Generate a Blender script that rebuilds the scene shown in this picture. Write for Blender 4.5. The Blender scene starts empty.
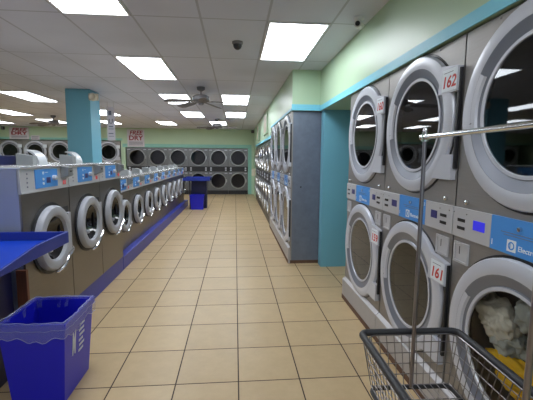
import bpy, bmesh, math, random
from mathutils import Matrix, Vector, noise
PI = math.pi
random.seed(4)
col = bpy.context.scene.collection
scn = bpy.context.scene

# ------------------------------------------------------------------ camera, world, exposure
def setup_camera():
    f, yaw, pitch, roll, h = 360.0, .0872905, .114022, .0077832, 1.64
    cy, sy, cp, sp = math.cos(yaw), math.sin(yaw), math.cos(pitch), math.sin(pitch)
    fw = Vector((sy*cp, cy*cp, -sp)); r = Vector((cy, -sy, 0)); u = r.cross(fw)
    r2 = math.cos(roll)*r + math.sin(roll)*u; u2 = -math.sin(roll)*r + math.cos(roll)*u
    cam = bpy.data.cameras.new('camera'); cam.sensor_fit = 'HORIZONTAL'; cam.sensor_width = 36
    cam.lens = f/533*36; cam.clip_start = .05; cam.clip_end = 100
    o = bpy.data.objects.new('camera', cam); col.objects.link(o)
    m = Matrix((r2, u2, -fw)).transposed().to_4x4(); m.translation = Vector((0, 0, h))
    o.matrix_world = m; scn.camera = o
setup_camera()
w = bpy.data.worlds.new('world'); scn.world = w; w.use_nodes = True
w.node_tree.nodes['Background'].inputs[0].default_value = (.75, .8, .9, 1)
w.node_tree.nodes['Background'].inputs[1].default_value = 1.0
scn.view_settings.view_transform = 'Standard'; scn.view_settings.look = 'None'
scn.view_settings.gamma = 1; scn.view_settings.exposure = 0.18
scn.view_settings.use_curve_mapping = False
LAMP = 10.5          # radiance of the ceiling panels

# ------------------------------------------------------------------ materials
def srgb(r, g, b):
    f = lambda c: (c/255/12.92) if c/255 <= .04045 else ((c/255+.055)/1.055)**2.4
    return (f(r), f(g), f(b), 1)
class NT:
    def __init__(s, name):
        m = bpy.data.materials.new(name); m.use_nodes = True; s.m = m; s.t = m.node_tree; s.n = s.t.nodes
        s.b = s.n['Principled BSDF']
    def add(s, typ, **k):
        n = s.n.new(typ)
        for a, v in k.items(): setattr(n, a, v)
        return n
    def link(s, a, b): s.t.links.new(a, b)
    def math(s, op, a, b=None, c=None, clamp=False):
        n = s.add('ShaderNodeMath', operation=op, use_clamp=clamp)
        for i, v in enumerate((a, b, c)):
            if v is None: continue
            if isinstance(v, (int, float)): n.inputs[i].default_value = v
            else: s.link(v, n.inputs[i])
        return n.outputs[0]
    def mix(s, fac, a, b):
        n = s.add('ShaderNodeMix', data_type='RGBA')
        for i, v in ((0, fac), (6, a), (7, b)):
            if isinstance(v, (int, float)): n.inputs[i].default_value = v
            elif isinstance(v, tuple): n.inputs[i].default_value = v
            else: s.link(v, n.inputs[i])
        return n.outputs[2]
def mat(name, c, rough=.5, metal=0, var=.08, scale=6, bump=0, stretch=(1, 1, 1), spec=.5, coat=0, rvar=0):
    s = NT(name); tc = s.add('ShaderNodeTexCoord'); mp = s.add('ShaderNodeMapping')
    mp.inputs['Scale'].default_value = stretch
    s.link(tc.outputs['Object'], mp.inputs[0])
    nz = s.add('ShaderNodeTexNoise'); nz.inputs['Scale'].default_value = scale; nz.inputs['Detail'].default_value = 4
    s.link(mp.outputs[0], nz.inputs['Vector'])
    lo = tuple(x*(1-var) for x in c[:3])+(1,); hi = tuple(min(1, x*(1+var)) for x in c[:3])+(1,)
    s.link(s.mix(nz.outputs[0], lo, hi), s.b.inputs['Base Color'])
    s.b.inputs['Roughness'].default_value = rough; s.b.inputs['Metallic'].default_value = metal
    s.b.inputs['Specular IOR Level'].default_value = spec
    if coat: s.b.inputs['Coat Weight'].default_value = coat; s.b.inputs['Coat Roughness'].default_value = .1
    if rvar:
        s.link(s.math('MULTIPLY_ADD', nz.outputs[0], rvar, rough-rvar/2), s.b.inputs['Roughness'])
    if bump:
        bn = s.add('ShaderNodeBump'); bn.inputs['Strength'].default_value = bump; bn.inputs['Distance'].default_value = .01
        s.link(nz.outputs[0], bn.inputs['Height']); s.link(bn.outputs[0], s.b.inputs['Normal'])
    return s.m
def emis(name, c, st):
    s = NT(name); s.b.inputs['Base Color'].default_value = c
    s.b.inputs['Emission Color'].default_value = c; s.b.inputs['Emission Strength'].default_value = st
    return s.m
def grid_mat(name, x0, px, y0, py, lw, c1, c2, line, rough, nscale, amp, linedepth=.3, spec=.5, stain=0):
    s = NT(name); tc = s.add('ShaderNodeTexCoord'); sp = s.add('ShaderNodeSeparateXYZ')
    s.link(tc.outputs['Object'], sp.inputs[0])
    dx = s.math('PINGPONG', s.math('SUBTRACT', sp.outputs[0], x0), px/2)
    dy = s.math('PINGPONG', s.math('SUBTRACT', sp.outputs[1], y0), py/2)
    d = s.math('MINIMUM', dx, dy)
    ln = s.math('LESS_THAN', d, lw)
    cx = s.math('FLOOR', s.math('DIVIDE', s.math('SUBTRACT', sp.outputs[0], x0), px))
    cyy = s.math('FLOOR', s.math('DIVIDE', s.math('SUBTRACT', sp.outputs[1], y0), py))
    cb = s.add('ShaderNodeCombineXYZ'); s.link(cx, cb.inputs[0]); s.link(cyy, cb.inputs[1])
    wn = s.add('ShaderNodeTexWhiteNoise'); s.link(cb.outputs[0], wn.inputs['Vector'])
    nz = s.add('ShaderNodeTexNoise'); nz.inputs['Scale'].default_value = nscale; nz.inputs['Detail'].default_value = 6
    nz.inputs['Roughness'].default_value = .7
    off = s.add('ShaderNodeVectorMath', operation='ADD'); s.link(tc.outputs['Object'], off.inputs[0]); s.link(wn.outputs['Color'], off.inputs[1])
    s.link(off.outputs[0], nz.inputs['Vector'])
    f = s.math('ADD', s.math('MULTIPLY', nz.outputs[0], amp), s.math('MULTIPLY', wn.outputs['Value'], 1-amp), clamp=True)
    base = s.mix(f, c1, c2)
    if stain:
        n2 = s.add('ShaderNodeTexNoise'); n2.inputs['Scale'].default_value = .8; s.link(tc.outputs['Object'], n2.inputs['Vector'])
        k = s.math('MULTIPLY', s.math('SUBTRACT', n2.outputs[0], .5, clamp=True), stain, clamp=True)
        base = s.mix(k, base, tuple(x*.6 for x in c1[:3])+(1,))
    s.link(s.mix(ln, base, line), s.b.inputs['Base Color'])
    s.link(s.math('MULTIPLY_ADD', ln, .4, s.math('MULTIPLY_ADD', nz.outputs[0], .2, rough-.1)), s.b.inputs['Roughness'])
    s.b.inputs['Specular IOR Level'].default_value = spec
    bn = s.add('ShaderNodeBump'); bn.inputs['Strength'].default_value = linedepth; bn.inputs['Distance'].default_value = .004
    s.link(s.math('ADD', s.math('SUBTRACT', 1, ln), s.math('MULTIPLY', nz.outputs[0], .15)), bn.inputs['Height']); s.link(bn.outputs[0], s.b.inputs['Normal'])
    return s.m

M = {}
M['floor'] = grid_mat('floor_tile', .0212, .457, 4.4017, .475, .0047, srgb(168, 143, 107), srgb(208, 182, 140), srgb(62, 46, 36), .38, 7, .75)
M['ceiling'] = grid_mat('ceiling_tile', .31, .63, 3.6, 1.36, .011, srgb(208, 211, 224), srgb(222, 225, 238), srgb(184, 186, 196), .85, 60, .5, .12, .2, stain=1.2)
M['green'] = mat('pale_green_paint', srgb(180, 206, 176), .38, var=.05, scale=2, bump=.15)
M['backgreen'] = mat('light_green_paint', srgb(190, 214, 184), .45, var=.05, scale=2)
M['seafoam'] = mat('seafoam_paint', srgb(146, 204, 192), .45, var=.08, scale=3)
M['aqua'] = mat('aqua_paint', srgb(124, 206, 230), .45, var=.05, scale=3)
M['teal'] = mat('teal_paint', srgb(112, 176, 198), .45, var=.06, scale=2, bump=.1)
M['steel'] = mat('brushed_steel', (.34, .325, .315, 1), .5, .85, .12, 8, .02, (1, 1, 12), rvar=.12)
M['galv'] = mat('galvanised_side', srgb(120, 130, 148), .46, .45, .22, 11, .03, rvar=.25)
M['sidewall'] = mat('washer_side_paint', srgb(150, 158, 186), .5, 0, .05, 4)
M['darkbody'] = mat('dark_grey_body', srgb(84, 84, 86), .45, .5, .1, 6)
M['blackish'] = mat('black_plastic', srgb(34, 34, 38), .4, 0, .1, 8)
M['ring'] = mat('silver_grey_door', srgb(196, 199, 210), .33, .15, .03, 5)
M['bevel'] = mat('grey_door_bevel', srgb(126, 130, 142), .35, .3, .05, 5)
M['washring'] = mat('pale_door_ring', srgb(166, 168, 177), .4, 0, .04, 5)
M['chrome'] = mat('chrome', (.75, .76, .78, 1), .14, 1, .03, 4)
M['wire'] = mat('wire_steel', (.26, .25, .26, 1), .32, 1, .1, 30)
M['rubber'] = mat('black_rubber', srgb(40, 40, 44), .5, 0, .1, 10)
M['panel'] = mat('panel_grey', srgb(186, 186, 190), .45, .1, .03, 5)
M['blue'] = mat('panel_blue', srgb(74, 146, 222), .35, 0, .05, 3)
M['white'] = mat('white_print', srgb(225, 232, 240), .5, 0, .02, 4)
M['red'] = mat('red_print', srgb(196, 44, 44), .5, 0, .03, 4)
M['darkred'] = mat('dark_red_print', srgb(150, 36, 56), .6, 0, .03, 4)
M['grey_print'] = mat('grey_print', srgb(110, 112, 130), .6, 0, .03, 4)
M['table_blue'] = mat('table_blue', srgb(10, 62, 190), .35, 0, .06, 3)
M['lipblue'] = mat('lip_blue', srgb(28, 52, 150), .4, 0, .06, 3)
M['post'] = mat('dull_steel_post', (.34, .32, .36, 1), .3, 1, .1, 20)
M['navy'] = mat('navy_laminate', srgb(18, 24, 74), .4, 0, .08, 3)
M['plinth_blue'] = mat('plinth_blue_paint', srgb(44, 54, 150), .4, 0, .12, 4, .05)
M['bin_blue'] = mat('bin_blue_plastic', srgb(26, 28, 196), .35, 0, .06, 3)
M['cream'] = mat('cream_plastic', srgb(214, 204, 186), .5, 0, .04, 4)
M['wood'] = mat('brown_wood', srgb(110, 62, 44), .5, 0, .25, 9, .05, (6, 6, 1))
M['kick'] = mat('worn_kick_plate', srgb(176, 174, 176), .42, .35, .14, 10, .05, rvar=.2)
M['toe'] = mat('brown_dirty_toe', srgb(100, 74, 58), .7, 0, .25, 12)
M['fan'] = mat('fan_grey', srgb(120, 118, 122), .5, .1, .1, 6)
M['lampframe'] = mat('white_enamel', srgb(220, 220, 222), .5, 0, .02, 4)
M['cloth_white'] = mat('white_cloth', srgb(224, 222, 208), .9, 0, .1, 14, .3)
M['cloth_grey'] = mat('grey_white_cloth', srgb(176, 182, 176), .9, 0, .12, 14, .3)
M['cloth_yellow'] = mat('yellow_cloth', srgb(246, 196, 40), .9, 0, .1, 14, .3)
M['drum'] = mat('drum_steel', (.34, .31, .30, 1), .4, .9, .15, 20)
M['hood'] = mat('frosted_hood', srgb(196, 200, 206), .3, .2, .05, 6)
M['hoodside'] = mat('grey_hood_end', srgb(140, 144, 146), .5, .1, .08, 6)
M['lcd'] = emis('blue_display', srgb(48, 44, 215), .4)
M['lcd_dim'] = mat('dim_display', srgb(62, 60, 120), .3, 0, .1, 20)
M['led'] = emis('red_digits', srgb(200, 40, 50), .5)
M['lamp'] = emis('lamp_diffuser', (.90, .95, 1, 1), LAMP)
def glass_mat(name, tint, refl_rough, gloss):
    s = NT(name); s.n.remove(s.b); out = s.n['Material Output']
    tr = s.add('ShaderNodeBsdfTransparent'); tr.inputs[0].default_value = tint
    gl = s.add('ShaderNodeBsdfGlossy'); gl.inputs['Roughness'].default_value = refl_rough; gl.inputs[0].default_value = (.9, .92, .95, 1)
    fr = s.add('ShaderNodeFresnel'); fr.inputs['IOR'].default_value = gloss
    mx = s.add('ShaderNodeMixShader'); s.link(fr.outputs[0], mx.inputs[0]); s.link(tr.outputs[0], mx.inputs[1]); s.link(gl.outputs[0], mx.inputs[2])
    s.link(mx.outputs[0], out.inputs[0]); return s.m
M['glass'] = glass_mat('smoked_door_glass', (.25, .25, .27, 1), .02, 1.6)
M['dimglass'] = glass_mat('dim_door_glass', (.3, .3, .32, 1), .05, 1.33)
M['dullchrome'] = mat('dull_chrome', (.46, .47, .48, 1), .3, 1, .04, 4)
M['clearglass'] = glass_mat('clear_door_glass', (.97, .97, .97, 1), .02, 1.22)
M['winglass'] = glass_mat('window_glass', (.92, .94, .94, 1), 0, 1.45)
M['hem'] = mat('liner_fold', srgb(150, 156, 205), .3, 0, .2, 30)
M['dark_glass'] = mat('dark_bowl_glass', srgb(26, 27, 32), .08, 0, .1, 5, coat=.5)
def film_mat():
    s = NT('clear_liner_film'); s.b.inputs['Base Color'].default_value = srgb(200, 206, 240); s.b.inputs['Roughness'].default_value = .2
    s.b.inputs['Alpha'].default_value = .17; return s.m
M['film'] = film_mat()

# ------------------------------------------------------------------ mesh builder
class MB:
    def __init__(s): s.v = []; s.f = []; s.mi = []; s.sm = []
    def raw(s, vs, fs, mi=0, smooth=False, T=None):
        o = len(s.v)
        for v in vs:
            v = Vector(v); s.v.append(tuple(T @ v if T is not None else v))
        for f in fs: s.f.append([i+o for i in f]); s.mi.append(mi); s.sm.append(smooth)
        return s
    def box(s, x0, x1, y0, y1, z0, z1, mi=0, T=None, skip=()):
        vs = [(x, y, z) for z in (z0, z1) for y in (y0, y1) for x in (x0, x1)]
        fs = {'bottom': (0, 2, 3, 1), 'top': (4, 5, 7, 6), 'front': (0, 1, 5, 4), 'back': (2, 6, 7, 3), 'left': (0, 4, 6, 2), 'right': (1, 3, 7, 5)}
        return s.raw(vs, [f for k, f in fs.items() if k not in skip], mi, False, T)
    def tube(s, pts, r, n=8, mi=0, closed=False, T=None, caps=True):
        P = [Vector(p) for p in pts]; vs = []; fs = []; m = len(P)
        up0 = None
        for i, p in enumerate(P):
            if closed: d = (P[(i+1) % m]-P[i-1])
            else: d = P[min(i+1, m-1)]-P[max(i-1, 0)]
            d.normalize()
            if up0 is None:
                up0 = Vector((0, 0, 1)) if abs(d.z) < .9 else Vector((1, 0, 0))
            a = up0 - d*up0.dot(d)
            if a.length < 1e-5: a = d.orthogonal()
            a.normalize(); up0 = a; b = d.cross(a)
            rr = r[i] if isinstance(r, (list, tuple)) else r
            for k in range(n):
                t = 2*PI*k/n; vs.append(p+(a*math.cos(t)+b*math.sin(t))*rr)
        seg = m if closed else m-1
        for i in range(seg):
            j = (i+1) % m
            for k in range(n): fs.append((i*n+k, i*n+(k+1) % n, j*n+(k+1) % n, j*n+k))
        s.raw(vs, fs, mi, True, T)
        if caps and not closed:
            s.raw([vs[k] for k in range(n)], [tuple(range(n))[::-1]], mi, False, T)
            s.raw([vs[(m-1)*n+k] for k in range(n)], [tuple(range(n))], mi, False, T)
        return s
    def lathe_y(s, prof, cx, cz, n=48, mi=0, a0=0, a1=2*PI, T=None):
        """prof: list of (r, y) or (r, y, mi of the segment after it); axis along local y through (cx, cz)"""
        full = abs(a1-a0-2*PI) < 1e-6; k = n if full else n+1
        for i in range(len(prof)-1):
            vs = []; 
            for (r, y) in (prof[i][:2], prof[i+1][:2]):
                for j in range(k):
                    t = a0+(a1-a0)*j/n; vs.append((cx+r*math.cos(t), y, cz+r*math.sin(t)))
            fs = []
            for j in range(n):
                q = (j+1) % k if full else j+1
                if prof[i][0] < 1e-6: fs.append((0, k+j, k+q))
                elif prof[i+1][0] < 1e-6: fs.append((j, q, k))
                else: fs.append((j, q, k+q, k+j))
            s.raw(vs, fs, prof[i][2] if len(prof[i]) > 2 else mi, True, T)
        return s
    def lathe_z(s, prof, cx, cy, n=24, mi=0, z=0):
        for i in range(len(prof)-1):
            vs = [(cx+r*math.cos(2*PI*j/n), cy+r*math.sin(2*PI*j/n), z+zz) for (r, zz) in prof[i:i+2] for j in range(n)]
            s.raw(vs, [(j, (j+1) % n, n+(j+1) % n, n+j) for j in range(n)], mi, True)
        return s
    def holed(s, x0, x1, z0, z1, cx, cz, r, y, mi=0, n=48, depth=.03):
        """rectangle in the local xz plane with a round hole, plus the hole's rim"""
        outer = []; corners = [(x0, z0), (x1, z0), (x1, z1), (x0, z1)]; ang = []
        for j in range(n):
            t = 2*PI*j/n; c, q = math.cos(t), math.sin(t); k = 1e9
            if c > 1e-9: k = min(k, (x1-cx)/c)
            if c < -1e-9: k = min(k, (x0-cx)/c)
            if q > 1e-9: k = min(k, (z1-cz)/q)
            if q < -1e-9: k = min(k, (z0-cz)/q)
            outer.append([cx+k*c, cz+k*q]); ang.append(t)
        for (x, z) in corners:
            a = math.atan2(z-cz, x-cx) % (2*PI); j = min(range(n), key=lambda i: min(abs(ang[i]-a), 2*PI-abs(ang[i]-a))); outer[j] = [x, z]
        vs = [(x, y, z) for x, z in outer]+[(cx+r*math.cos(t), y, cz+r*math.sin(t)) for t in ang]+[(cx+r*math.cos(t), y+depth, cz+r*math.sin(t)) for t in ang]
        fs = [(j, (j+1) % n, n+(j+1) % n, n+j) for j in range(n)]+[(n+j, n+(j+1) % n, 2*n+(j+1) % n, 2*n+j) for j in range(n)]
        return s.raw(vs, fs, mi)
    def text(s, txt, x, y, z, size, mi=0, T=None, ex=.0012, bold=0, align='CENTER', shear=0, wscale=1):
        """letters standing in the local xz plane facing -y"""
        cu = bpy.data.curves.new('t', 'FONT'); cu.body = txt; cu.size = size; cu.extrude = ex; cu.align_x = align; cu.align_y = 'CENTER'
        cu.offset = bold; cu.shear = shear; cu.resolution_u = 3
        ob = bpy.data.objects.new('t', cu); col.objects.link(ob)
        dg = bpy.context.evaluated_depsgraph_get(); me = bpy.data.meshes.new_from_object(ob.evaluated_get(dg))
        R = Matrix.Translation((x, y, z)) @ Matrix.Rotation(PI/2, 4, 'X') @ Matrix.Scale(wscale, 4, (1, 0, 0))
        if T is not None: R = T @ R
        s.raw([v.co for v in me.vertices], [tuple(p.vertices) for p in me.polygons], mi, False, R)
        bpy.data.objects.remove(ob); bpy.data.curves.remove(cu); bpy.data.meshes.remove(me)
        return s
    def build(s, name, mats, parent=None, bevel=0, recalc=True, label=None):
        me = bpy.data.meshes.new(name); me.from_pydata(s.v, [], s.f)
        if not isinstance(mats, (list, tuple)): mats = [mats]
        for m in mats: me.materials.append(M[m] if isinstance(m, str) else m)
        for p, mi, sm in zip(me.polygons, s.mi, s.sm): p.material_index = mi; p.use_smooth = sm
        bm = bmesh.new(); bm.from_mesh(me); bmesh.ops.remove_doubles(bm, verts=bm.verts, dist=1e-5)
        if recalc: bmesh.ops.recalc_face_normals(bm, faces=bm.faces)
        bm.to_mesh(me); bm.free(); me.update()
        try: me.set_sharp_from_angle(angle=math.radians(38))
        except Exception: pass
        o = bpy.data.objects.new(name, me); col.objects.link(o)
        if parent: o.parent = parent
        if bevel:
            b = o.modifiers.new('bevel', 'BEVEL'); b.width = bevel; b.segments = 2; b.limit_method = 'ANGLE'
        if label: o['label'] = label
        return o
def tag(o, label=None, cat=None, group=None, kind=None):
    if label: o['label'] = label
    if cat: o['category'] = cat
    if group: o['group'] = group
    if kind: o['kind'] = kind
    return o
def thing(name, loc, rz, label, cat, group=None):
    o = bpy.data.objects.new(name, None); col.objects.link(o); o.location = loc; o.rotation_euler = (0, 0, rz); o.empty_display_size = .1
    return tag(o, label, cat, group)
KIDS = {}
def dup(root, loc, rz, label, group=None):
    kids = [o for o in bpy.data.objects if o.parent is not None]
    def rec(o, parent):
        c = o.copy(); col.objects.link(c); c.parent = parent
        for k in [k for k in kids if k.parent == o]: rec(k, c)
        return c
    r = rec(root, None); r.location = loc; r.rotation_euler = (0, 0, rz); r['label'] = label
    if group: r['group'] = group
    return r
def struct(name, mb, m, bevel=0):
    o = mb.build(name, m, bevel=bevel); o['kind'] = 'structure'; return o

# ------------------------------------------------------------------ setting
H = 2.95
XL, XR, YN, YF = -12.0, 2.45, -3.2, 17.9
struct('floor', MB().box(XL-.1, XR+.1, YN-.1, YF+.1, -.1, 0), 'floor')
struct('ceiling', MB().box(XL-.1, XR+.1, YN-.1, YF+.1, H, H+.1), 'ceiling')
struct('wall_left', MB().box(XL-.1, XL, YN, YF, 0, H), 'green')
struct('wall_front', MB().box(XL, XR, YN-.1, YN, 0, .45).box(XL, XR, YN-.1, YN, 2.6, H).box(XL, -9.5, YN-.1, YN, .45, 2.6).box(1.1, XR, YN-.1, YN, .45, 2.6).box(-4.35, -4.05, YN-.1, YN, .45, 2.6), 'green')
for n_, (x0, x1) in enumerate(((-9.5, -4.35), (-4.05, 1.1))):  # unseen storefront windows, added behind the camera to let in fill light
    b = MB()
    for k in range(5):
        x = x0+(x1-x0-.05)*k/4; b.box(x, x+.05, YN-.08, YN-.02, .45, 2.6)
    b.box(x0, x1, YN-.08, YN-.02, .45, .50).box(x0, x1, YN-.08, YN-.02, 2.55, 2.6)
    wn = b.build(f'window_{n_+1}', 'lampframe'); wn['kind'] = 'structure'
    MB().box(x0, x1, YN-.052, YN-.048, .5, 2.55).build('window_pane', 'winglass', wn)
# right side: the outer wall, and the bulkheads over the dryers
struct('wall_right', MB().box(XR, XR+.1, YN, YF, 0, H), 'green')
struct('trim_5', MB().box(1.275, XR, YN, 5.44, 2.362, H), 'green')          # bulkhead over the near dryers and the recess
struct('trim_6', MB().box(.85, XR, 5.44, 8.60, 2.365, H), 'green')           # bulkhead over the tall far dryers
struct('trim_7', MB().box(.85, XR, 8.60, 14.93, 2.13, H), 'green')           # bulkhead over the small far dryers
struct('wall_right_end', MB().box(.86, XR, 14.93, YF, 0, H), 'green')
b = MB().box(XL, .86, YF, YF+.1, 0, H)
b.box(XL, -4.86, 16.64, YF, 2.40, H); b.box(-4.86, .86, 16.64, YF, 2.11, H)
b.box(-5.05, -4.86, 16.64, YF, 0, 2.40); b.box(.62, .86, 16.64, YF, 0, 2.11)
struct('wall_back', b, 'backgreen')
struct('trim_1', MB().box(1.267, 1.277, YN, 5.43, 2.358, 2.432), 'aqua')
struct('trim_2', MB().box(.843, 1.277, 5.430, 5.442, 2.363, 2.45), 'aqua')
struct('trim_3', MB().box(.842, .852, 5.442, 8.60, 2.363, 2.40).box(.842, .852, 8.60, 14.9, 2.128, 2.19), 'aqua')
struct('trim_4', MB().box(XL, -4.98, 16.630, 16.642, 2.395, 2.49).box(-4.98, .75, 16.630, 16.642, 2.105, 2.26).box(.59, .75, 16.630, 16.642, 0, 2.105), 'seafoam')
struct('wall_recess', MB().box(1.30, XR-.002, 5.28, 5.44, 0, 2.359), 'teal')

# blue painted plinth under the washers (two pieces: flush, then a ledge)
t = thing('washer_plinth', (-1.63, 2.86, 0), 0, 'long dark blue painted plinth running along the floor under the left washers', 'plinth')
MB().box(-.85, 0, 0, 2.42, 0, .218).build('flush_base', 'plinth_blue', t, bevel=.006)
MB().box(-.85, 0, 2.43, 9.75, 0, .205).build('ledge_base', 'plinth_blue', t, bevel=.012)

# ------------------------------------------------------------------ large stack dryers
def door_big(t, cz, R, z_name, number=None, glass='glass', n=56):
    d = MB()
    d.lathe_y([(R, 0), (R, -.026), (R*.985, -.040), (R*.93, -.050), (R*.825, -.050, 1), (R*.81, -.045, 1), (R*.705, -.018, 1), (R*.695, -.028), (R*.66, -.028), (R*.65, -.008)], 0, cz, n)
    MB().lathe_y([(R*1.0, -.003), (R*1.025, -.003), (R*1.03, 0)], 0, cz, n).build('door_gasket', 'blackish', t)  # dark ring drawn in as the shadow gap round the dryer door
    # raised flat shoulder over the bevel on the hinge-free side
    d.lathe_y([(R*.86, -.0515), (R*.76, -.046), (R*.74, -.025)], 0, cz, 12, 0, math.radians(148), math.radians(192))
    # tabs above and below the pull side
    tp = [(R*.58, .36), (R*1.03, .46), (R*1.06, .80), (R*.60, .66)]
    def tab(pts, y0, y1, mi=0):
        vs = [(x, y0, cz+z*R/1.0) for x, z in pts]+[(x, y1, cz+z*R/1.0) for x, z in pts]
        d.raw(vs, [(0, 1, 2, 3), (4, 7, 6, 5), (0, 4, 5, 1), (1, 5, 6, 2), (2, 6, 7, 3), (3, 7, 4, 0)], mi)
    tab([(R*.66, .34), (R*1.075, .34), (R*1.075, .64), (R*.72, .70)], -.053, -.0)
    tab([(R*.60, -.76), (R*1.05, -.76), (R*1.05, -.44), (R*.84, -.44)], -.053, -.0)
    door = d.build('door', ['ring', 'bevel'], t)
    door.scale = (1, .65, 1)
    MB().box(R*1.045, R*1.085, -.035, -.002, cz-.62*R, cz+.62*R).build('handle', 'blackish', door, bevel=.004, label='dark vertical door pull')
    MB().lathe_y([(0, -.018), (R*.665, -.018)], 0, cz, n).build('glass', glass, door)
    MB().tube([(-R*.99, -.037, cz-.16*R), (-R*.80, -.050, cz-.09*R)], .0025, 6).build('seam', 'blackish', door)
    p = MB().box(R*.76, R*1.075, -.060, -.054, cz+.36*R, cz+.63*R)
    if number:
        p.text(number, R*.915, -.0605, cz+.465*R, R*.20, 1, bold=.002, shear=.15)
        p.box(R*.80, R*1.0, -.0608, -.060, cz+.585*R, cz+.592*R, 2)
    p.build('number_plate', ['white', 'red', 'grey_print'], door, label='white plate with red number' if number else None)
    return door
def make_big(w, label, group, nums=(None, None), kick=True, glasses=('glass', 'glass'), logo=True):
    t = thing('stacked_dryer', (0, 0, 0), 0, label, 'dryer', group)
    top = 2.350 if nums[0] else 2.355; h = w/2-.004; R = .468; cl, cu = .715, 1.88; dep = .95
    MB().box(-h, h, .02, dep, 0, top, skip=('front',)).build('cabinet', 'galv', t)
    f = MB()
    f.holed(-h, h, .24, 1.195, 0, cl, R*.93, 0); f.holed(-h, h, 1.375, top, 0, cu, R*.93, 0)
    f.box(-h, h, 0, .02, 1.195, 1.375)
    f.box(-h, -h+.002, 0, .02, 0, top); f.box(h-.002, h, 0, .02, 0, top); f.box(-h, h, 0, .02, top-.002, top)
    f.build('front_panel', 'steel', t)
    for cz in (cl, cu):
        d = MB().lathe_y([(R*.93, .03), (R*.80, .06), (R*.80, .62), (0, .62)], 0, cz, 40)
        d.build('drum', 'drum', t)
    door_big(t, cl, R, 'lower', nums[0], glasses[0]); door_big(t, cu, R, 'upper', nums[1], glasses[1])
    # band
    bd = MB().box(-h, -.192, -.012, 0, 1.20, 1.37).build('control_panel', 'panel', t, bevel=.002); bd2 = MB().box(.202, h, -.012, 0, 1.20, 1.37).build('control_panel', 'panel', t, bevel=.002)
    bl = MB().box(-.190, .200, -.012, 0, 1.20, 1.37)
    if logo:
        bl.box(-.075, -.020, -.0132, -.012, 1.215, 1.27, 1)
        bl.lathe_y([(.020, -.0138), (.013, -.0138)], -.0475, 1.2425, 20, 0); bl.box(-.058, -.052, -.0138, -.0132, 1.228, 1.257, 0)
        bl.text('Electrolux', .065, -.0125, 1.238, .035, 1)
        bl.box(-.12, .10, -.0128, -.012, 1.300, 1.303, 2); bl.box(-.10, .12, -.0128, -.012, 1.288, 1.291, 2)
        bl.text('1', -.175, -.0125, 1.235, .04, 1); bl.text('2', .185, -.0125, 1.34, .03, 1)
    bp = bl.build('brand_panel', ['blue', 'white', 'grey_print'], t, label='blue brand panel with white lettering')
    MB().lathe_y([(.011, -.012), (.011, -.024), (0, -.026)], .0, 1.33, 12).build('lock', 'chrome', bp)
    MB().box(-.325, -.235, -.0145, -.012, 1.265, 1.317).build('display', 'lcd' if nums[0] == '163' else 'lcd_dim', bd, label='lit blue display' if nums[0] == '163' else 'dim violet display')
    MB().box(.275, .345, -.0145, -.012, 1.268, 1.318).build('display', 'lcd_dim', bd2, label='dim violet display')
    for x in (-.445, .40):
        for z in (1.300, 1.255): MB().box(x-.018, x+.048, -.0145, -.012, z-.009, z+.009).build('coin_slot', 'blackish', bd if x < 0 else bd2)
    for x in (-.50, -.385, .375, .475):
        MB().lathe_y([(.004, -.012), (.004, -.015), (0, -.016)], x, 1.34, 8).build('screw', 'wire', bd if x < 0 else bd2)
    for x0 in (-.49, .345):
        c = MB().box(x0, x0+.13, -.010, 0, 1.155, 1.170).box(x0, x0+.012, -.010, 0, 1.06, 1.155).box(x0+.118, x0+.13, -.010, 0, 1.06, 1.155).box(x0, x0+.13, -.010, 0, 1.05, 1.062).box(x0+.012, x0+.118, -.003, 0, 1.062, 1.155)
        cc = c.build('coin_drawer', 'panel', t); MB().box(x0+.045, x0+.052, -.0036, -.003, 1.10, 1.145).build('keyway', 'blackish', cc)
    for x in (-.40, .42):
        MB().lathe_y([(.013, 0), (.013, -.014), (.008, -.02), (0, -.022)], x, 1.405, 12).build('knob', 'chrome', t)
    for x in (-.25, .25):
        MB().lathe_y([(.006, 0), (.006, -.004), (0, -.005)], x, 2.335, 8).build('screw', 'wire', t)
    k = MB(); k.raw([(-h, -.03, .0), (h, -.03, 0), (h, -.03, .235), (-h, -.03, .235), (-h, 0, .26), (h, 0, .26), (-h, .02, 0), (h, .02, 0)],
                    [(0, 1, 2, 3), (3, 2, 5, 4), (0, 3, 4, 6), (1, 7, 5, 2)])
    k.box(-h, h, -.034, -.03, 0, .05, 1)
    k.build('kick_plate', ['kick', 'toe'], t)
    return t
G = 'large stacked dryers of the near right row'
near_nums = [('163', '164'), ('161', '162'), ('159', '160')]
near_lab = ['stacked steel dryer beside the wire cart with white and yellow laundry inside its lower door',
            'stacked steel dryer with red numbers 162 above and 161 below',
            'stacked steel dryer with doors 160 and 159, next to the teal recess']
P0 = 1.4975
for i in range(3):
    t = make_big(1.025, near_lab[i], G, near_nums[i], glasses=('clearglass' if i == 0 else 'glass', 'glass'))
    t.location = (1.30, P0+1.025*i, 0); t.rotation_euler = (0, 0, -PI/2)
big = make_big(1.025, 'tall stacked dryer at the near end of the far right row, bare grey side showing', 'tall stacked dryers of the far right row')
big.location = (.86, 6.0, 0); big.rotation_euler = (0, 0, -PI/2)
# keyhole on the exposed side
kh = MB().lathe_y([(.012, -.003), (0, -.004)], 0, 1.21, 12); kh.box(-.012, .012, -.003, 0, 1.2, 1.22)
o = MB(); o.raw([(0.52, .15+.012*math.cos(a*PI/6), 1.21+.012*math.sin(a*PI/6)) for a in range(12)], [tuple(range(12))]); o.build('keyhole', 'blackish', big)
MB().box(.5095, .514, 0, .95, 0, .05).build('toe_strip', 'toe', big, label='dirty brown toe strip')
dup(big, (.86, 7.027, 0), -PI/2, 'middle one of the three tall stacked dryers in the far right row')
dup(big, (.86, 8.054, 0), -PI/2, 'tall stacked dryer touching the lower dark dryers of the far right row')
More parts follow.
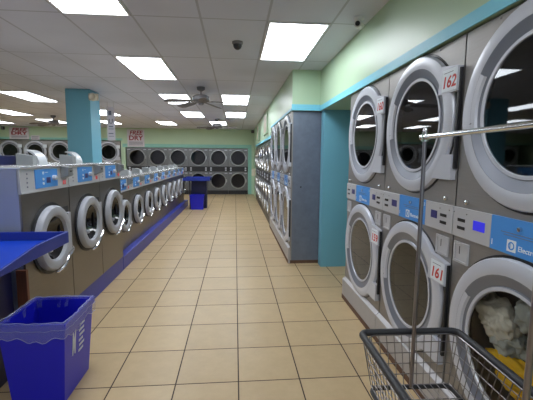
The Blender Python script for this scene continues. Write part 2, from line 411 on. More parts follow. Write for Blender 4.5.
# far left group on the back wall
bb = ['tall stacked dryer on the back wall to the right of the teal column', 'tall stacked dryer on the back wall hidden mostly by the teal column',
      'tall stacked dryer on the back wall just left of the teal column', 'tall stacked dryer on the back wall under the small white notice',
      'tall stacked dryer on the back wall under the left FREE DRY sign', 'tall stacked dryer on the back wall at the left edge of the view']
for k in range(6):
    dup(big, (-5.57-1.027*k+.0*k, 16.6, 0), 0, bb[k], 'tall stacked dryers on the back wall')

# ------------------------------------------------------------------ small stack dryers
def make_small(w, label, group):
    t = thing('stacked_dryer', (0, 0, 0), 0, label, 'dryer', group)
    h = w/2-.004; top = 2.085; R = .36; cl, cu = .62, 1.665; dep = .85
    MB().box(-h, h, .02, dep, 0, top, skip=('front',)).build('cabinet', 'darkbody', t)
    f = MB(); f.holed(-h, h, .18, 1.04, 0, cl, R*.92, 0, n=40); f.holed(-h, h, 1.27, top, 0, cu, R*.92, 0, n=40)
    f.box(-h, -h+.002, 0, .02, 0, top); f.box(h-.002, h, 0, .02, 0, top); f.box(-h, h, 0, .02, top-.002, top)
    f.build('front_panel', 'smallfront', t)
    MB().box(-h, h, -.004, .02, 1.04, 1.27).build('control_panel', 'blackish', t, label='black control strip')
    for cz in (cl, cu):
        MB().lathe_y([(R*.92, .03), (R*.85, .40), (0, .40)], 0, cz, 32).build('drum', 'drum', t)
        d = MB().lathe_y([(R, 0), (R, -.03), (R*.98, -.045), (R*.92, -.045), (R*.86, -.02)], 0, cz, 40)
        d.box(R*.93, R*1.08, -.05, -.004, cz-.07, cz+.07)
        dr = d.build('door', 'dullchrome', t)
        MB().lathe_y([(0, -.02), (R*.88, -.02)], 0, cz, 40).build('glass', 'dimglass', dr)
        MB().box(-h+.04, -h+.16, -.008, 0, cz+.33, cz+.36).box(h-.16, h-.04, -.008, 0, cz+.33, cz+.36).build('vent', 'ring', t)
    for x in (-.37, .30):
        for z in (1.075, 1.165):
            MB().box(x, x+.075, -.014, -.004, z, z+.065).build('coin_box', 'ring', t, bevel=.003)
    MB().box(-h, h, -.006, .02, 0, .18).build('kick_plate', 'blackish', t)
    return t
M['smallfront'] = mat('dark_steel_front', (.20, .205, .21, 1), .36, .8, .1, 7, rvar=.12)
sm = make_small(.899, 'small stacked dryer at the right end of the back wall', 'small stacked dryers on the back wall')
sm.location = (.136, 16.62, 0)
sl = ['second small stacked dryer from the right end of the back wall', 'third small stacked dryer from the right end of the back wall, behind the blue table',
      'back-wall small dryer in the middle, just past the end of the washer row', 'back-wall small dryer to the right of the one under the FREE DRY sign',
      'small stacked dryer on the back wall under the right FREE DRY sign']
for k in range(1, 6): dup(sm, (.136-.899*k, 16.62, 0), 0, sl[k-1])
ordn = ['first', 'second', 'third', 'fourth', 'fifth', 'sixth', 'seventh']
for k in range(7):
    dup(sm, (.86, 9.03+.899*k, 0), -PI/2, f'{ordn[k]} low dark stacked dryer beyond the tall ones in the far right row' if k < 6 else 'last low dark stacked dryer of the right row, nearest the back wall',
        'low dark stacked dryers of the far right row')

# ------------------------------------------------------------------ washers
def make_washer(w, z0, ztop, zpan, cz, R, dep, label, group, hoodx, hood=True, side='sidewall'):
    t = thing('front_load_washer', (0, 0, 0), 0, label, 'washing machine', group)
    h = w/2-.003
    c = MB().box(-h, h, .015, dep, z0, ztop-.02, skip=('front',)); c.build('cabinet', side, t, bevel=.004)
    f = MB(); f.holed(-h, h, z0, zpan, 0, cz, R*.86, 0, n=44); f.box(-h, -h+.002, 0, .015, z0, zpan); f.box(h-.002, h, 0, .015, z0, zpan)
    f.build('front_panel', 'washfront', t)
    MB().box(-h, h, -.012, dep, ztop-.022, ztop).build('top_lid', 'lid', t, bevel=.004, label='pale steel lid')
    s = (ztop-zpan)/.22
    p = MB().raw([(-h, -.004, zpan), (h, -.004, zpan), (h, .0, ztop-.022), (-h, .0, ztop-.022), (-h, .02, zpan), (h, .02, zpan), (h, .02, ztop-.022), (-h, .02, ztop-.022)],
                 [(0, 1, 2, 3), (0, 4, 5, 1), (0, 3, 7, 4), (1, 5, 6, 2)])
    p.box(-h, h, -.010, 0, zpan, zpan+.012)
    for q in range(4): p.box(-h+.085, -h+.10, -.0055, -.003, zpan+(.045+.035*q)*s, zpan+(.057+.035*q)*s, 1)
    pn = p.build('control_panel', ['panel', 'grey_print'], t)
    bx0, bx1 = -.19*w/.79, .17*w/.79
    bl = MB().box(bx0, bx1, -.009, -.002, zpan+.028*s, ztop-.034*s)
    zc = (zpan+ztop)/2
    bl.lathe_y([(.013*s, -.0096), (.006*s, -.0096)], bx0+.12, zc+.045*s, 16, 1)
    bl.box(bx0+.15, bx0+.20, -.0096, -.009, zc+.046*s, zc+.050*s, 1)
    d = bl.build('brand_panel', ['blue', 'white'], pn, label='blue panel with white buttons')
    for q in (-.008, -.045): MB().lathe_y([(.011*s, -.009), (.011*s, -.014), (0, -.016)], bx0+.115, zc+q*s, 12).build('button', 'white', pn)
    MB().box(bx0+.17, bx0+.235, -.011, -.009, zc-.045*s, zc+.005*s).build('display', 'lcd_dim', pn)
    MB().lathe_y([(.024*s, -.009), (.022*s, -.034), (.012*s, -.042), (0, -.043)], bx0+.285*w/.79, zc-.004, 18).build('dial', 'ring', pn)
    mx = .30*w/.79
    m = MB(); y1 = -.07
    m.raw([(mx-.055, -.004, zc-.02*s), (mx+.045, -.004, zc-.02*s), (mx+.045, y1, zc+.005*s), (mx-.055, y1, zc+.005*s),
           (mx-.055, -.004, zc+.10*s), (mx+.045, -.004, zc+.10*s), (mx+.045, y1, zc+.082*s), (mx-.055, y1, zc+.082*s)],
          [(0, 1, 2, 3), (4, 7, 6, 5), (0, 3, 7, 4), (1, 5, 6, 2), (3, 2, 6, 7), (0, 4, 5, 1)])
    m.box(mx-.02, mx+.025, y1-.002, y1, zc+.04*s, zc+.055*s, 1)
    m.build('coin_meter', ['coinbox', 'blackish'], t, bevel=.004)
    l = MB()
    for q in (-.022, .008):
        l.box(mx+q, mx+q+.003, -.008, -.006, zc-.075*s, zc-.038*s).box(mx+q, mx+q+.016, -.008, -.006, zc-.058*s, zc-.055*s).box(mx+q, mx+q+.016, -.008, -.006, zc-.078*s, zc-.075*s).box(mx+q+.013, mx+q+.016, -.008, -.006, zc-.075*s, zc-.038*s)
    l.build('price_display', 'led', pn)
    # door
    g = MB().lathe_y([(R*1.10, 0), (R*1.10, -.012), (R*.9, -.014)], 0, cz, 44)
    g.box(R*.5, R*1.17, -.012, 0, cz-R*.85, cz+R*.85)
    g.build('door_gasket', 'blackish', t)
    d = MB()
    d.lathe_y([(R, -.010), (R, -.045), (R*.955, -.062), (R*.80, -.070), (R*.70, -.060), (R*.66, -.035)], 0, cz, 44)
    d.box(R*.80, R*1.02, -.054, -.012, cz-R*.66, cz+R*.66)
    dr = d.build('door', 'washring', t, bevel=0)
    MB().lathe_y([(R*.67, -.035), (R*.60, -.01), (R*.45, .05), (R*.2, .08), (0, .085)], 0, cz, 40).build('glass', 'dark_glass', dr)
    MB().lathe_y([(.0, -.055), (.014, -.052), (.022, -.035), (.020, -.01), (0, .0)], -R*.30, cz-R*.32, 16).build('knob', 'washring', dr)
    pts = [(math.cos(a)*R*1.06, -.055, cz+math.sin(a)*R*1.06) for a in [math.radians(v) for v in range(-100, -44, 6)]]
    pts += [(R*1.0, -.055, cz-R*.66), (R*1.12, -.05, cz-R*.56)]
    MB().tube(pts, [.008]+[.015]*(len(pts)-2)+[.010], 8).build('handle', 'chrome', dr, label='chrome curved door pull')
    if hood:
        hd = MB(); x0, x1 = hoodx, hoodx+.15; Rh = .22 if z0 > .21 else .15; n = 12; hh = .62
        # curved chute: a quarter round sheet falling toward the front
        pr = [(.30-.12*math.sin(a)*1.0, hh*Rh*math.cos(a)) for a in [PI/2*i/n for i in range(n+1)]]
        vs = []; zt = ztop
        for (y, z) in pr:
            for dd in (0, .012):
                vs += [(x0, y+dd, zt+max(z-dd, 0)), (x1, y+dd, zt+max(z-dd, 0))]
        fs = []
        for i in range(n):
            a = i*4; b2 = a+4
            fs += [(a, a+1, b2+1, b2), (a+2, b2+2, b2+3, a+3), (a, b2, b2+2, a+2), (a+1, a+3, b2+3, b2+1)]
        hd.raw(vs, fs, 0, True)
        ho = hd.build('dispenser_hood', 'hood', t, label='pale curved dispenser hood')
        e = MB(); e.box(x0-.11, x0-.03, .18, .32, zt, zt+.08); e.raw([(x0-.11, .18, zt+.08), (x0-.03, .18, zt+.08), (x0-.03, .32, zt+.10), (x0-.11, .32, zt+.10), (x0-.11, .32, zt+.08), (x0-.03, .32, zt+.08)], [(0, 1, 2, 3), (0, 3, 4), (1, 5, 2), (2, 5, 4, 3)])
        e.build('soap_dispenser', 'hoodside', t, label='grey soap dispenser box')
    return t
M['washfront'] = mat('washer_steel_front', (.235, .215, .20, 1), .38, 1, .14, 5, .02, (1, 1, 10), rvar=.14)
M['lid'] = mat('pale_steel_lid', (.72, .72, .74, 1), .25, .8, .04, 6)
M['coinbox'] = mat('grey_coin_box', srgb(138, 140, 143), .35, .4, .06, 6)
wl = ['large front-load washer nearest the camera, partly behind the blue folding table', 'second large front-load washer from the camera', 'third large front-load washer, beside the smaller lower washers']
for i in range(3):
    w1 = make_washer(.797, .218, 1.57, 1.355, .935, .285, .80, wl[i], 'large washers at the near end of the left row', -.05+.30, hood=i < 2)
    w1.location = (-1.62, 3.26+.80*i, 0); w1.rotation_euler = (0, 0, PI/2)
ws = make_washer(.785, .205, 1.335, 1.11, .745, .245, .72, 'first small washer after the three large ones, half hidden by them', 'small washers along the left row', .24)
ws.location = (-1.74, 5.665+.06+.0, 0); ws.rotation_euler = (0, 0, PI/2)
wn_ = ['second small washer', 'third small washer', 'fourth small washer', 'fifth small washer', 'sixth small washer', 'seventh small washer', 'eighth small washer']
for k in range(1, 9):
    dup(ws, (-1.74, 5.725+.787*k, 0), PI/2, (wn_[k-1]+' beyond the large ones on the blue ledge') if k < 8 else 'last small washer of the left row, next to the far blue table')
tag(MB().box(-.12, .12, -.3, .25, 0, .012).box(-.15, -.138, -.3, .25, 0, .08).box(.138, .15, -.3, .25, 0, .08).box(-.15, .15, -.312, -.3, 0, .08).box(-.15, .15, .25, .262, 0, .08).box(-.15, .15, -.3, .25, 0, .01).build('plastic_tray', 'navy', bevel=.004),
    'shallow dark blue plastic tray lying on top of the nearest washer', 'tray').location = (-2.12, 3.40, 1.571)

# ------------------------------------------------------------------ column with its lamp
t = thing('column', (-3.02, 7.65, 0), 0, 'square teal column rising to the ceiling behind the washers', 'column')
MB().box(-.23, .23, -.25, .25, 0, H-.001).build('shaft', 'teal', t, bevel=.006)
e = thing('emergency_light', (-2.70, 7.36, 2.79), 0, 'small round cream emergency light at the top corner of the teal column', 'light')
MB().box(-.10, .08, -.01, .03, -.06, .07).build('housing', 'cream', e, bevel=.01)
MB().lathe_y([(.075, -.01), (.075, -.05), (.06, -.07), (.05, -.06), (0, -.05)], -.01, 0, 20).build('lamp_head', 'cream', e)

# ------------------------------------------------------------------ ceiling lights
LP = [(.625, 3.6, 'ceiling light panel nearest on the right, close to the green bulkhead'),
      (-1.26, 2.26, 'ceiling light panel cut off by the top edge of the view'),
      (-1.26, 4.99, 'ceiling light panel in the middle, before the near ceiling fan'),
      (-1.28, 7.74, 'ceiling light panel directly left of the near ceiling fan'),
      (.01, 7.66, 'ceiling light panel directly right of the near ceiling fan'),
      (-1.26, 10.56, 'ceiling light panel beyond the near fan, left of the aisle'),
      (.02, 10.45, 'second ceiling light panel right of the fans, beyond the first'),
      (-2.56, 13.4, 'far ceiling light panel left of the aisle, near the back wall'),
      (-.62, 13.14, 'ceiling light panel behind the far ceiling fan'),
      (-4.46, 7.82, 'large bright ceiling light panel at the left edge, nearest of that side'),
      (-6.65, 10.9, 'ceiling light panel at the left edge, between two others in depth'),
      (-8.92, 13.9, 'thin ceiling light panel at the left edge closest to the back wall'),
      (-6.62, 13.3, 'ceiling light panel beside the left ceiling fan'),
      (-3.83, 10.5, 'ceiling light panel behind the banner, the nearer of two right of the column'),
      (-4.66, 13.4, 'ceiling light panel behind the banner, the farther of two right of the column'),
      (.625, -.48, 'ceiling light panel over the near end of the aisle, right side, out of view'),  # from here down: unseen panels added to help light the room
      (-1.26, -1.84, 'ceiling light panel over the near end of the aisle, left side, out of view'),
      (-4.4, 2.2, 'ceiling light panel over the left hall, beside the nearest washers, out of view'),
      (-8.2, 5.0, 'ceiling light panel over the far left of the hall, out of view')]
lt = None
for (x, y, lab) in LP:
    if lt is None:
        lt = thing('ceiling_light', (x, y, H), 0, lab, 'ceiling light', 'recessed ceiling light panels')
        MB().box(-.305, .305, 0, .022, -.012, 0).box(-.305, .305, 1.318, 1.34, -.012, 0).box(-.305, -.283, .022, 1.318, -.012, 0).box(.283, .305, .022, 1.318, -.012, 0).build('frame', 'lampframe', lt)
        MB().box(-.283, .283, .022, 1.318, -.007, -.001).build('diffuser', 'lamp', lt)
    else: dup(lt, (x, y, H), 0, lab)

# ------------------------------------------------------------------ ceiling fans
def blade_mb(a):
    T = Matrix.Rotation(a, 4, 'Z') @ Matrix.Rotation(math.radians(4), 4, 'Y') @ Matrix.Rotation(math.radians(13), 4, 'X')
    b = MB(); pts = [(.20, -.05), (.30, -.07), (.58, -.085), (.67, -.06), (.69, 0), (.67, .06), (.58, .085), (.30, .07), (.20, .05)]
    n = len(pts); vs = [(x, y, z) for z in (-.004, .004) for x, y in pts]
    b.raw(vs, [tuple(range(n))[::-1], tuple(range(n, 2*n))]+[(i, (i+1) % n, n+(i+1) % n, n+i) for i in range(n)], 0, False, T)
    b.box(.08, .24, -.018, .018, -.012, -.004, 0, T)
    return b
def make_fan(loc, rot, label):
    f = thing('ceiling_fan', loc, rot, label, 'ceiling fan', 'ceiling fans')
    MB().lathe_z([(0, 0), (.075, 0), (.07, -.05), (.03, -.075), (0, -.075)], 0, 0).build('canopy', 'fan', f)
    MB().tube([(0, 0, -.07), (0, 0, -.16)], .014, 10).build('downrod', 'fan', f)
    MB().lathe_z([(0, -.14), (.10, -.145), (.155, -.17), (.16, -.24), (.11, -.275), (.05, -.29), (.045, -.32), (0, -.33)], 0, 0).build('motor', 'fan', f)
    for k in range(5):
        o = blade_mb(2*PI*k/5).build('blade', 'fan', f); o.location = (0, 0, -.25)
    return f
fan = make_fan((-.63, 6.95, H), math.radians(62), 'grey ceiling fan hanging nearest, between the middle light panels')
dup(fan, (-.60, 12.4, H), math.radians(-20), 'grey ceiling fan farther down the aisle near the back wall')
dup(fan, (-5.75, 12.2, H), math.radians(10), 'grey ceiling fan on the left side beyond the teal column')

# ------------------------------------------------------------------ cameras and small boxes
c = thing('dome_camera', (.03, 4.26, H), 0, 'dark round dome camera on the ceiling between the light panels', 'security camera')
MB().lathe_z([(0, 0), (.062, 0), (.062, -.02), (.05, -.03), (0, -.03)], 0, 0).build('base', 'fan', c)
MB().lathe_z([(.05, -.028), (.048, -.05), (.036, -.072), (.018, -.084), (0.0001, -.087)], 0, 0).build('dome', 'blackish', c)
c = thing('security_camera', (1.15, 3.42, H), 0, 'small white security camera by the ceiling above the near right dryers', 'security camera')
MB().lathe_z([(0, 0), (.045, 0), (.045, -.02), (.02, -.03), (.015, -.05), (0, -.05)], 0, 0).build('bracket', 'lampframe', c)
MB().tube([(.03, .05, -.06), (-.03, -.05, -.075)], .034, 16).build('camera_body', 'lampframe', c)
MB().tube([(-.031, -.052, -.0752), (-.036, -.061, -.0765)], .022, 16).build('lens', 'blackish', c)
for (x, lab) in ((.80, 'tiny dark wall speaker at the top right corner of the back wall'), (-9.92, 'tiny dark wall speaker high on the back wall at the left edge')):
    c = thing('wall_speaker', (x, 16.60, 2.86), 0, lab, 'speaker', 'dark wall speakers')
    MB().box(-.06, .06, -.04, .04, -.06, .06).build('housing', 'blackish', c, bevel=.008)
    MB().lathe_y([(.045, -.041), (.04, -.044), (0, -.044)], 0, 0, 16).build('grille', 'fan', c)
c = thing('wall_box', (.83, 15.45, 1.06), -PI/2, 'cream box on the right wall past the last dark dryer', 'box')
MB().box(-.10, .10, -.12, .03, -.16, .16).build('housing', 'cream', c, bevel=.03)
MB().box(-.06, .06, -.126, -.12, -.06, .10).build('cover', 'hood', c, bevel=.003)
for (y, w_, lab) in ((10.0, 1.1, 'tall pale panel on the right bulkhead above the nearer dark dryers'), (13.2, .8, 'tall pale panel on the right bulkhead close to the back wall')):
    c = thing('wall_panel', (.85, y, 2.3), -PI/2, lab, 'panel', 'pale panels on the right bulkhead')
    MB().box(-w_/2, w_/2, -.03, 0, 0, .56).build('frame', 'green', c, bevel=.004)
    MB().box(-w_/2+.12, w_/2-.12, -.034, -.03, .05, .51).build('face', 'cream', c)

# ------------------------------------------------------------------ signs
def free_dry(loc, w_, h_, label):
    s = thing('wall_sign', loc, 0, label, 'sign', 'FREE DRY signs')
    MB().box(-w_/2, w_/2, -.008, 0, 0, h_).build('board', 'signwhite', s)
    l = MB(); l.text('FREE', 0, -.010, h_*.80, h_*.34, 0, bold=.006, wscale=w_/h_*1.05, shear=.25)
    l.text('DRY', 0, -.010, h_*.50, h_*.38, 0, bold=.008, wscale=w_/h_*1.1)
    l.build('lettering', 'darkred', s, label='dark red FREE DRY lettering')
    l = MB()
    for z in (.26, .19, .10): l.box(-w_*.40, w_*.40, -.0095, -.008, h_*z, h_*(z+.035))
    l.build('small_print', 'grey_print', s)
    return s
M['signwhite'] = mat('sign_board', srgb(214, 208, 216), .6, 0, .03, 5)
free_dry((-4.38, 16.60, 2.12), .74, .76, 'white and red FREE DRY sign on the back wall right of the hanging banner')
free_dry((-9.27, 16.60, 2.40), .80, .50, 'white and red FREE DRY sign on the back wall at the left, above the dryers')
s = thing('wall_notice', (-8.63, 16.625, 2.38), 0, 'small white notice on the back wall right of the left FREE DRY sign', 'notice')
MB().box(-.18, .18, -.006, 0, 0, .19).build('board', 'signwhite', s)
MB().box(-.14, .14, -.0075, -.006, .12, .14).box(-.14, .10, -.0075, -.006, .06, .08).build('small_print', 'grey_print', s)
s = thing('hanging_banner', (-2.94, 9.0, 2.04), 0, 'narrow white banner hanging from the ceiling just right of the teal column', 'banner')
MB().box(-.09, .09, -.003, .003, 0, .79).build('sheet', 'signwhite', s)
MB().tube([(-.07, 0, .79), (-.07, 0, .91)], .003, 6).tube([(.07, 0, .79), (.07, 0, .91)], .003, 6).build('hanger', 'wire', s)
l = MB(); l.text('U', 0, -.0040, .45, .16, 0, bold=.002, wscale=.9); l.build('lettering', 'grey_print', s); l = MB(); l.box(-.05, .05, -.0045, -.003, .32, .345).box(-.06, .06, -.0045, -.003, .27, .285).box(-.06, .05, -.0045, -.003, .16, .18).box(-.06, .06, -.0045, -.003, .10, .11)
l.build('small_print', 'grey_print', s)
MB().box(-.05, .02, -.0045, -.003, .60, .70).build('printed_mark', 'grey_print', s)

# ------------------------------------------------------------------ near folding table
def prism(mb, poly, z0, z1, mi=0):
    n = len(poly); vs = [(x, y, z) for z in (z0, z1) for x, y in poly]
    return mb.raw(vs, [tuple(range(n))[::-1], tuple(range(n, 2*n))]+[(i, (i+1) % n, n+(i+1) % n, n+i) for i in range(n)], mi)
t = thing('folding_table', (-1.258, 2.80, 0), 0, 'bright blue folding table with a raised lip in front of the nearest washer', 'table')
zt = 1.083
MB().box(-1.1, -.018, -.94, -.018, zt-.085, zt-.062).build('table_top', 'table_blue', t, bevel=.004)
l = MB(); l.box(-1.1, -.018, -.018, 0, zt-.085, zt)
pr = [(0, zt-.085), (0, zt), (-.43, zt), (-.80, zt-.050), (-.94, zt-.058), (-.94, zt-.085)]
n = len(pr); l.raw([(x, y, z) for x in (-.018, 0) for y, z in pr], [tuple(range(n)), tuple(range(2*n-1, n-1, -1))]+[(i, n+i, n+(i+1) % n, (i+1) % n) for i in range(n)])
l.box(-1.1, 0, -.955, -.94, zt-.085, zt-.06)
l.build('raised_lip', 'lipblue', t, bevel=.003)
MB().box(-1.1, -.412, -.60, -.03, 0, zt-.086).build('pedestal', 'navy', t, bevel=.004, label='dark navy pedestal')
MB().box(-.402, -.325, .001, .03, 0, zt-.30).build('post', 'wood', t, bevel=.003, label='brown wooden post')

# ------------------------------------------------------------------ near blue bin
t = thing('waste_bin', (-1.308, 2.555, 0), 0, 'blue rectangular bin with a clear liner on the floor under the near table', 'bin')
def frust(mb, hx0, hy0, z0, hx1, hy1, z1, mi=0, inward=False):
    vs = [(-hx0, -hy0, z0), (hx0, -hy0, z0), (hx0, hy0, z0), (-hx0, hy0, z0), (-hx1, -hy1, z1), (hx1, -hy1, z1), (hx1, hy1, z1), (-hx1, hy1, z1)]
    return mb.raw(vs, [(0, 1, 5, 4), (1, 2, 6, 5), (2, 3, 7, 6), (3, 0, 4, 7)], mi)
b = MB(); frust(b, .165, .20, .0, .208, .232, .56); frust(b, .156, .19, .02, .199, .223, .56)
b.box(-.165, .165, -.2, .2, 0, .02)
vs = [(sx*hx, sy*hy, .56) for (hx, hy) in ((.208, .232), (.199, .223)) for sx, sy in ((-1, -1), (1, -1), (1, 1), (-1, 1))]
b.raw(vs, [(i, (i+1) % 4, 4+(i+1) % 4, 4+i) for i in range(4)])
b.build('body', 'bin_blue', t)
r = MB(); frust(r, .215, .239, .525, .218, .242, .57); frust(r, .206, .230, .525, .206, .230, .57)
vs = [(sx*hx, sy*hy, z) for z, a_, c_ in ((.57, (.218, .242), (.206, .230)), (.525, (.215, .239), (.206, .230))) for (hx, hy) in (a_, c_) for sx, sy in ((-1, -1), (1, -1), (1, 1), (-1, 1))]
r.raw(vs, [(i, (i+1) % 4, 4+(i+1) % 4, 4+i) for i in range(4)]+[(8+i, 8+(i+1) % 4, 12+(i+1) % 4, 12+i) for i in range(4)])
r.build('rim', 'bin_blue', t)
# film liner folded over the rim
ln = MB(); random.seed(8); N = 96; rows = []
def rr(u, hx, hy):
    P = 2*(2*hx+2*hy); s_ = (u % 1)*P
    for (ax, ay, bx, by) in ((-hx, -hy, hx, -hy), (hx, -hy, hx, hy), (hx, hy, -hx, hy), (-hx, hy, -hx, -hy)):
        L = abs(bx-ax)+abs(by-ay)
        if s_ <= L: k = s_/L; return ax+(bx-ax)*k, ay+(by-ay)*k
        s_ -= L
    return -hx, -hy
for ri, (hx, hy, z) in enumerate(((.196, .221, .50), (.201, .226, .575), (.211, .235, .580), (.221, .245, .572), (.222, .246, .53), (.219, .243, .49), (.214, .239, .465))):
    row = []
    for i in range(N):
        x, y = rr(i/N, hx, hy); k = .004*math.sin(i*1.7+ri*1.3)+.003*math.sin(i*.6+ri)
        row.append((x*(1+k/.3), y*(1+k/.3), z+(.010*math.sin(i*.35)+.006*math.sin(i*1.1)) * (1.6 if ri == 6 else .35)))
    rows += row
ln.raw(rows, [(r_*N+i, r_*N+(i+1) % N, (r_+1)*N+(i+1) % N, (r_+1)*N+i) for r_ in range(6) for i in range(N)], 0, True)
for ri, rad in ((6, .0022), (4, .0012), (2, .0022)):
    ln.tube([Vector(p) for p in rows[ri*N:(ri+1)*N]], rad, 5, 1, closed=True)
ln.build('liner', ['film', 'hem'], t, label='clear plastic liner folded over the rim')
# white print on the aisle side
T = Matrix.Translation((.192, 0, 0)) @ Matrix.Rotation(math.radians(-4.4+0), 4, 'Y') @ Matrix.Rotation(PI/2, 4, 'Z')
T = Matrix.Translation((.165, 0, 0)) @ Matrix.Rotation(math.radians(4.4), 4, 'Y') @ Matrix.Rotation(PI/2, 4, 'Z')
l = MB(); l.text('M', -.085, -.002, .355, .24, 0, T=T, bold=.004, wscale=.28)
for k, (x0, x1) in enumerate(((.0, .085), (-.01, .075), (.0, .085), (-.01, .06), (.0, .085), (-.01, .07))):
    z = .455-.038*k
    for q in range(5): xx = x0+(x1-x0)*q/5; l.box(xx, xx+(x1-x0)/7, -.0035, -.002, z-.010, z+.008, 0, T)
l.build('print', 'white', t)

# ------------------------------------------------------------------ far table and bin
t = thing('folding_table', (-1.235, 12.05, 0), 0, 'small blue folding table at the far end of the washer row', 'table')
MB().box(-.42, .42, -.42, .42, .93, .96).build('table_top', 'table_blue', t, bevel=.004)
MB().box(-.43, .43, -.43, -.415, .92, 1.02).box(-.43, .43, .415, .43, .92, 1.02).box(.415, .43, -.415, .415, .92, 1.02).box(-.43, -.415, -.415, .415, .92, 1.02).build('raised_lip', 'lipblue', t)
MB().box(-.20, .30, -.12, .20, 0, .929).build('pedestal', 'navy', t, bevel=.004)
for x in (-.21,): MB().box(x-.02, x+.02, -.40, -.36, 0, .929).build('leg', 'rubber', t)
t = thing('waste_bin', (-1.22, 11.72, 0), 0, 'small blue bin standing on the floor under the far blue table', 'bin')
b = MB(); frust(b, .19, .12, .0, .225, .14, .47); frust(b, .18, .11, .02, .215, .13, .47); b.box(-.19, .19, -.12, .12, 0, .02)
b.build('body', 'bin_blue', t)
r = MB(); frust(r, .232, .148, .44, .232, .148, .475); frust(r, .218, .133, .44, .218, .133, .475)
vs = [(sx*hx, sy*hy, .475) for (hx, hy) in ((.232, .148), (.218, .133)) for sx, sy in ((-1, -1), (1, -1), (1, 1), (-1, 1))]
r.raw(vs, [(i, (i+1) % 4, 4+(i+1) % 4, 4+i) for i in range(4)]); r.build('rim', 'bin_blue', t)

# ------------------------------------------------------------------ wire laundry cart with hanging rack
t = thing('laundry_cart', (.842, 1.27, 0), math.radians(-1.5), 'wire laundry cart with a tall chrome hanging rack in front of the near dryers', 'cart')
ht, hb = .242, .195; yt0, yt1, yb0, yb1 = -.43, .35, -.35, .31; z1, z0 = .80, .55
def rrect(hx, y0, y1, z, r_=.05, n=5):
    out = []
    for (cx, cy, a0) in ((hx-r_, y1-r_, 0), (-hx+r_, y1-r_, 90), (-hx+r_, y0+r_, 180), (hx-r_, y0+r_, 270)):
        for i in range(n+1):
            a = math.radians(a0+90*i/n); out.append((cx+r_*math.cos(a), cy+r_*math.sin(a), z))
    return out
MB().tube(rrect(ht, yt0, yt1, z1, .035), .0165, 10, closed=True).build('rim', 'rubber', t, label='black rubber coated rim')
wv = MB()
for k in range(1, 5):
    f_ = k/5; hx = hb+(ht-hb)*f_; wv.tube(rrect(hx, yb0+(yt0-yb0)*f_, yb1+(yt1-yb1)*f_, z0+(z1-z0)*f_, .04), .0022, 5, closed=True)
wv.tube(rrect(ht-.022, yt0+.022, yt1-.022, z1-.004), .0035, 6, closed=True)
nx, ny = 12, 18
for i in range(nx+1):
    u = -1+2*i/nx
    for (ya, yb) in ((yt0, yb0), (yt1, yb1)): wv.tube([(u*(ht-.01), ya, z1), (u*(hb-.0), yb, z0)], .0022, 5)
for i in range(ny+1):
    u = i/ny
    for sx in (-1, 1): wv.tube([(sx*ht, yt0+.02+(yt1-yt0-.04)*u, z1), (sx*hb, yb0+(yb1-yb0)*u, z0)], .0022, 5)
wv.build('basket_sides', 'wire', t)
bt = MB()
for i in range(nx+1): u = -1+2*i/nx; bt.tube([(u*hb, yb0, z0), (u*hb, yb1, z0)], .0022, 5)
for i in range(0, ny+1, 3): u = i/ny; bt.tube([(-hb, yb0+(yb1-yb0)*u, z0-.003), (hb, yb0+(yb1-yb0)*u, z0-.003)], .003, 5)
bt.build('basket_floor', 'wire', t)
MB().tube(rrect(hb+.004, yb0, yb1, z0-.014, .04), .0115, 8, closed=True).tube([(-hb, .1, z0-.014), (hb, .1, z0-.014)], .010, 8).tube([(-hb, -.1, z0-.014), (hb, -.1, z0-.014)], .010, 8).build('frame', 'rubber', t, label='dark tubular frame')
for sx in (-1, 1):
    for sy in (-1, 1):
        lg = MB().tube([(sx*(hb-.01), sy*.22, z0-.02), (sx*(hb+.02), sy*.25, .12)], .010, 8).build('leg', 'wire', t)
        cs = MB().box(sx*(hb+.02)-.018, sx*(hb+.02)+.018, sy*.25-.02, sy*.25+.02, .095, .12); cs.build('caster_fork', 'wire', lg)
        Tw = Matrix.Translation((sx*(hb+.02), sy*.25, .052)) @ Matrix.Rotation(PI/2, 4, 'Z')
        MB().lathe_y([(0, -.014), (.045, -.014), (.052, -.008), (.052, .008), (.045, .014), (0, .014)], 0, 0, 20, T=Tw).build('wheel', 'rubber', lg)
zr = 1.742
MB().tube([(.0, .30, z0-.01), (.0, .30, zr+.028)], .0095, 10).build('rack_post', 'post', t)
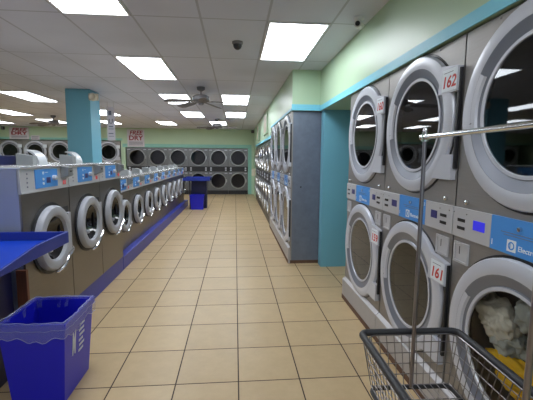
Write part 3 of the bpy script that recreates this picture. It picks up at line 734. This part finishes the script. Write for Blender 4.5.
MB().tube([(.0, -.375, z0-.01), (.0, -.375, zr+.03)], .0095, 10).build('rack_post', 'post', t)
MB().tube([(.0, .30, zr), (.0, -.375, zr)], .0105, 10).build('hanging_bar', 'chrome', t)
for y in (.30, -.375):
    MB().tube([(.0, y, zr-.02), (.0, y, zr+.02)], .0145, 12).tube([(.0, y-.03, zr), (.0, y+.03, zr)], .0135, 12).lathe_z([(.0105, .02), (.011, .032), (.006, .042), (.0001, .045)], .0, y, 12, 0, zr).build('bar_joint', 'chrome', t)

# ------------------------------------------------------------------ laundry in the lower door
def cloth(name, c, r, seed, m, label):
    bm = bmesh.new(); bmesh.ops.create_icosphere(bm, subdivisions=5, radius=1)
    for v in bm.verts:
        p = v.co.copy(); n1 = noise.noise(p*1.4+Vector((seed, 0, 0))); n2 = noise.noise(p*3.4+Vector((0, seed, 0)))
        ridge = 1-abs(noise.noise(p*2.6+Vector((0, 0, seed))))*2
        n4 = noise.noise(p*6.5+Vector((seed, seed, 0)))
        k = 1+.42*n1+.22*n2+.16*ridge+.10*(1-abs(n4)*2)+.05*n4
        v.co = Vector((p.x*r[0]*k, p.y*r[1]*k, p.z*r[2]*k))
    for f in bm.faces: f.smooth = True
    me = bpy.data.meshes.new(name); bm.to_mesh(me); bm.free(); me.materials.append(M[m])
    o = bpy.data.objects.new(name, me); col.objects.link(o); o.location = c
    return tag(o, label, 'laundry', 'laundry in the near dryer')
cloth('crumpled_towel', (1.41, 1.735, .80), (.06, .12, .09), 3.1, 'cloth_white', 'crumpled white towel at the upper left inside the lower dryer door')
cloth('crumpled_shirt', (1.42, 1.50, .93), (.06, .09, .09), 7.7, 'cloth_grey', 'pale crumpled shirt falling at the top right inside the lower dryer door')
cloth('crumpled_sheet', (1.43, 1.67, .70), (.06, .11, .06), 5.2, 'cloth_grey', 'grey-white crumpled sheet in the middle of the lower dryer door')
cloth('yellow_cloth', (1.43, 1.50, .565), (.08, .24, .09), 9.4, 'cloth_yellow', 'bright yellow cloth at the bottom inside the lower dryer door')
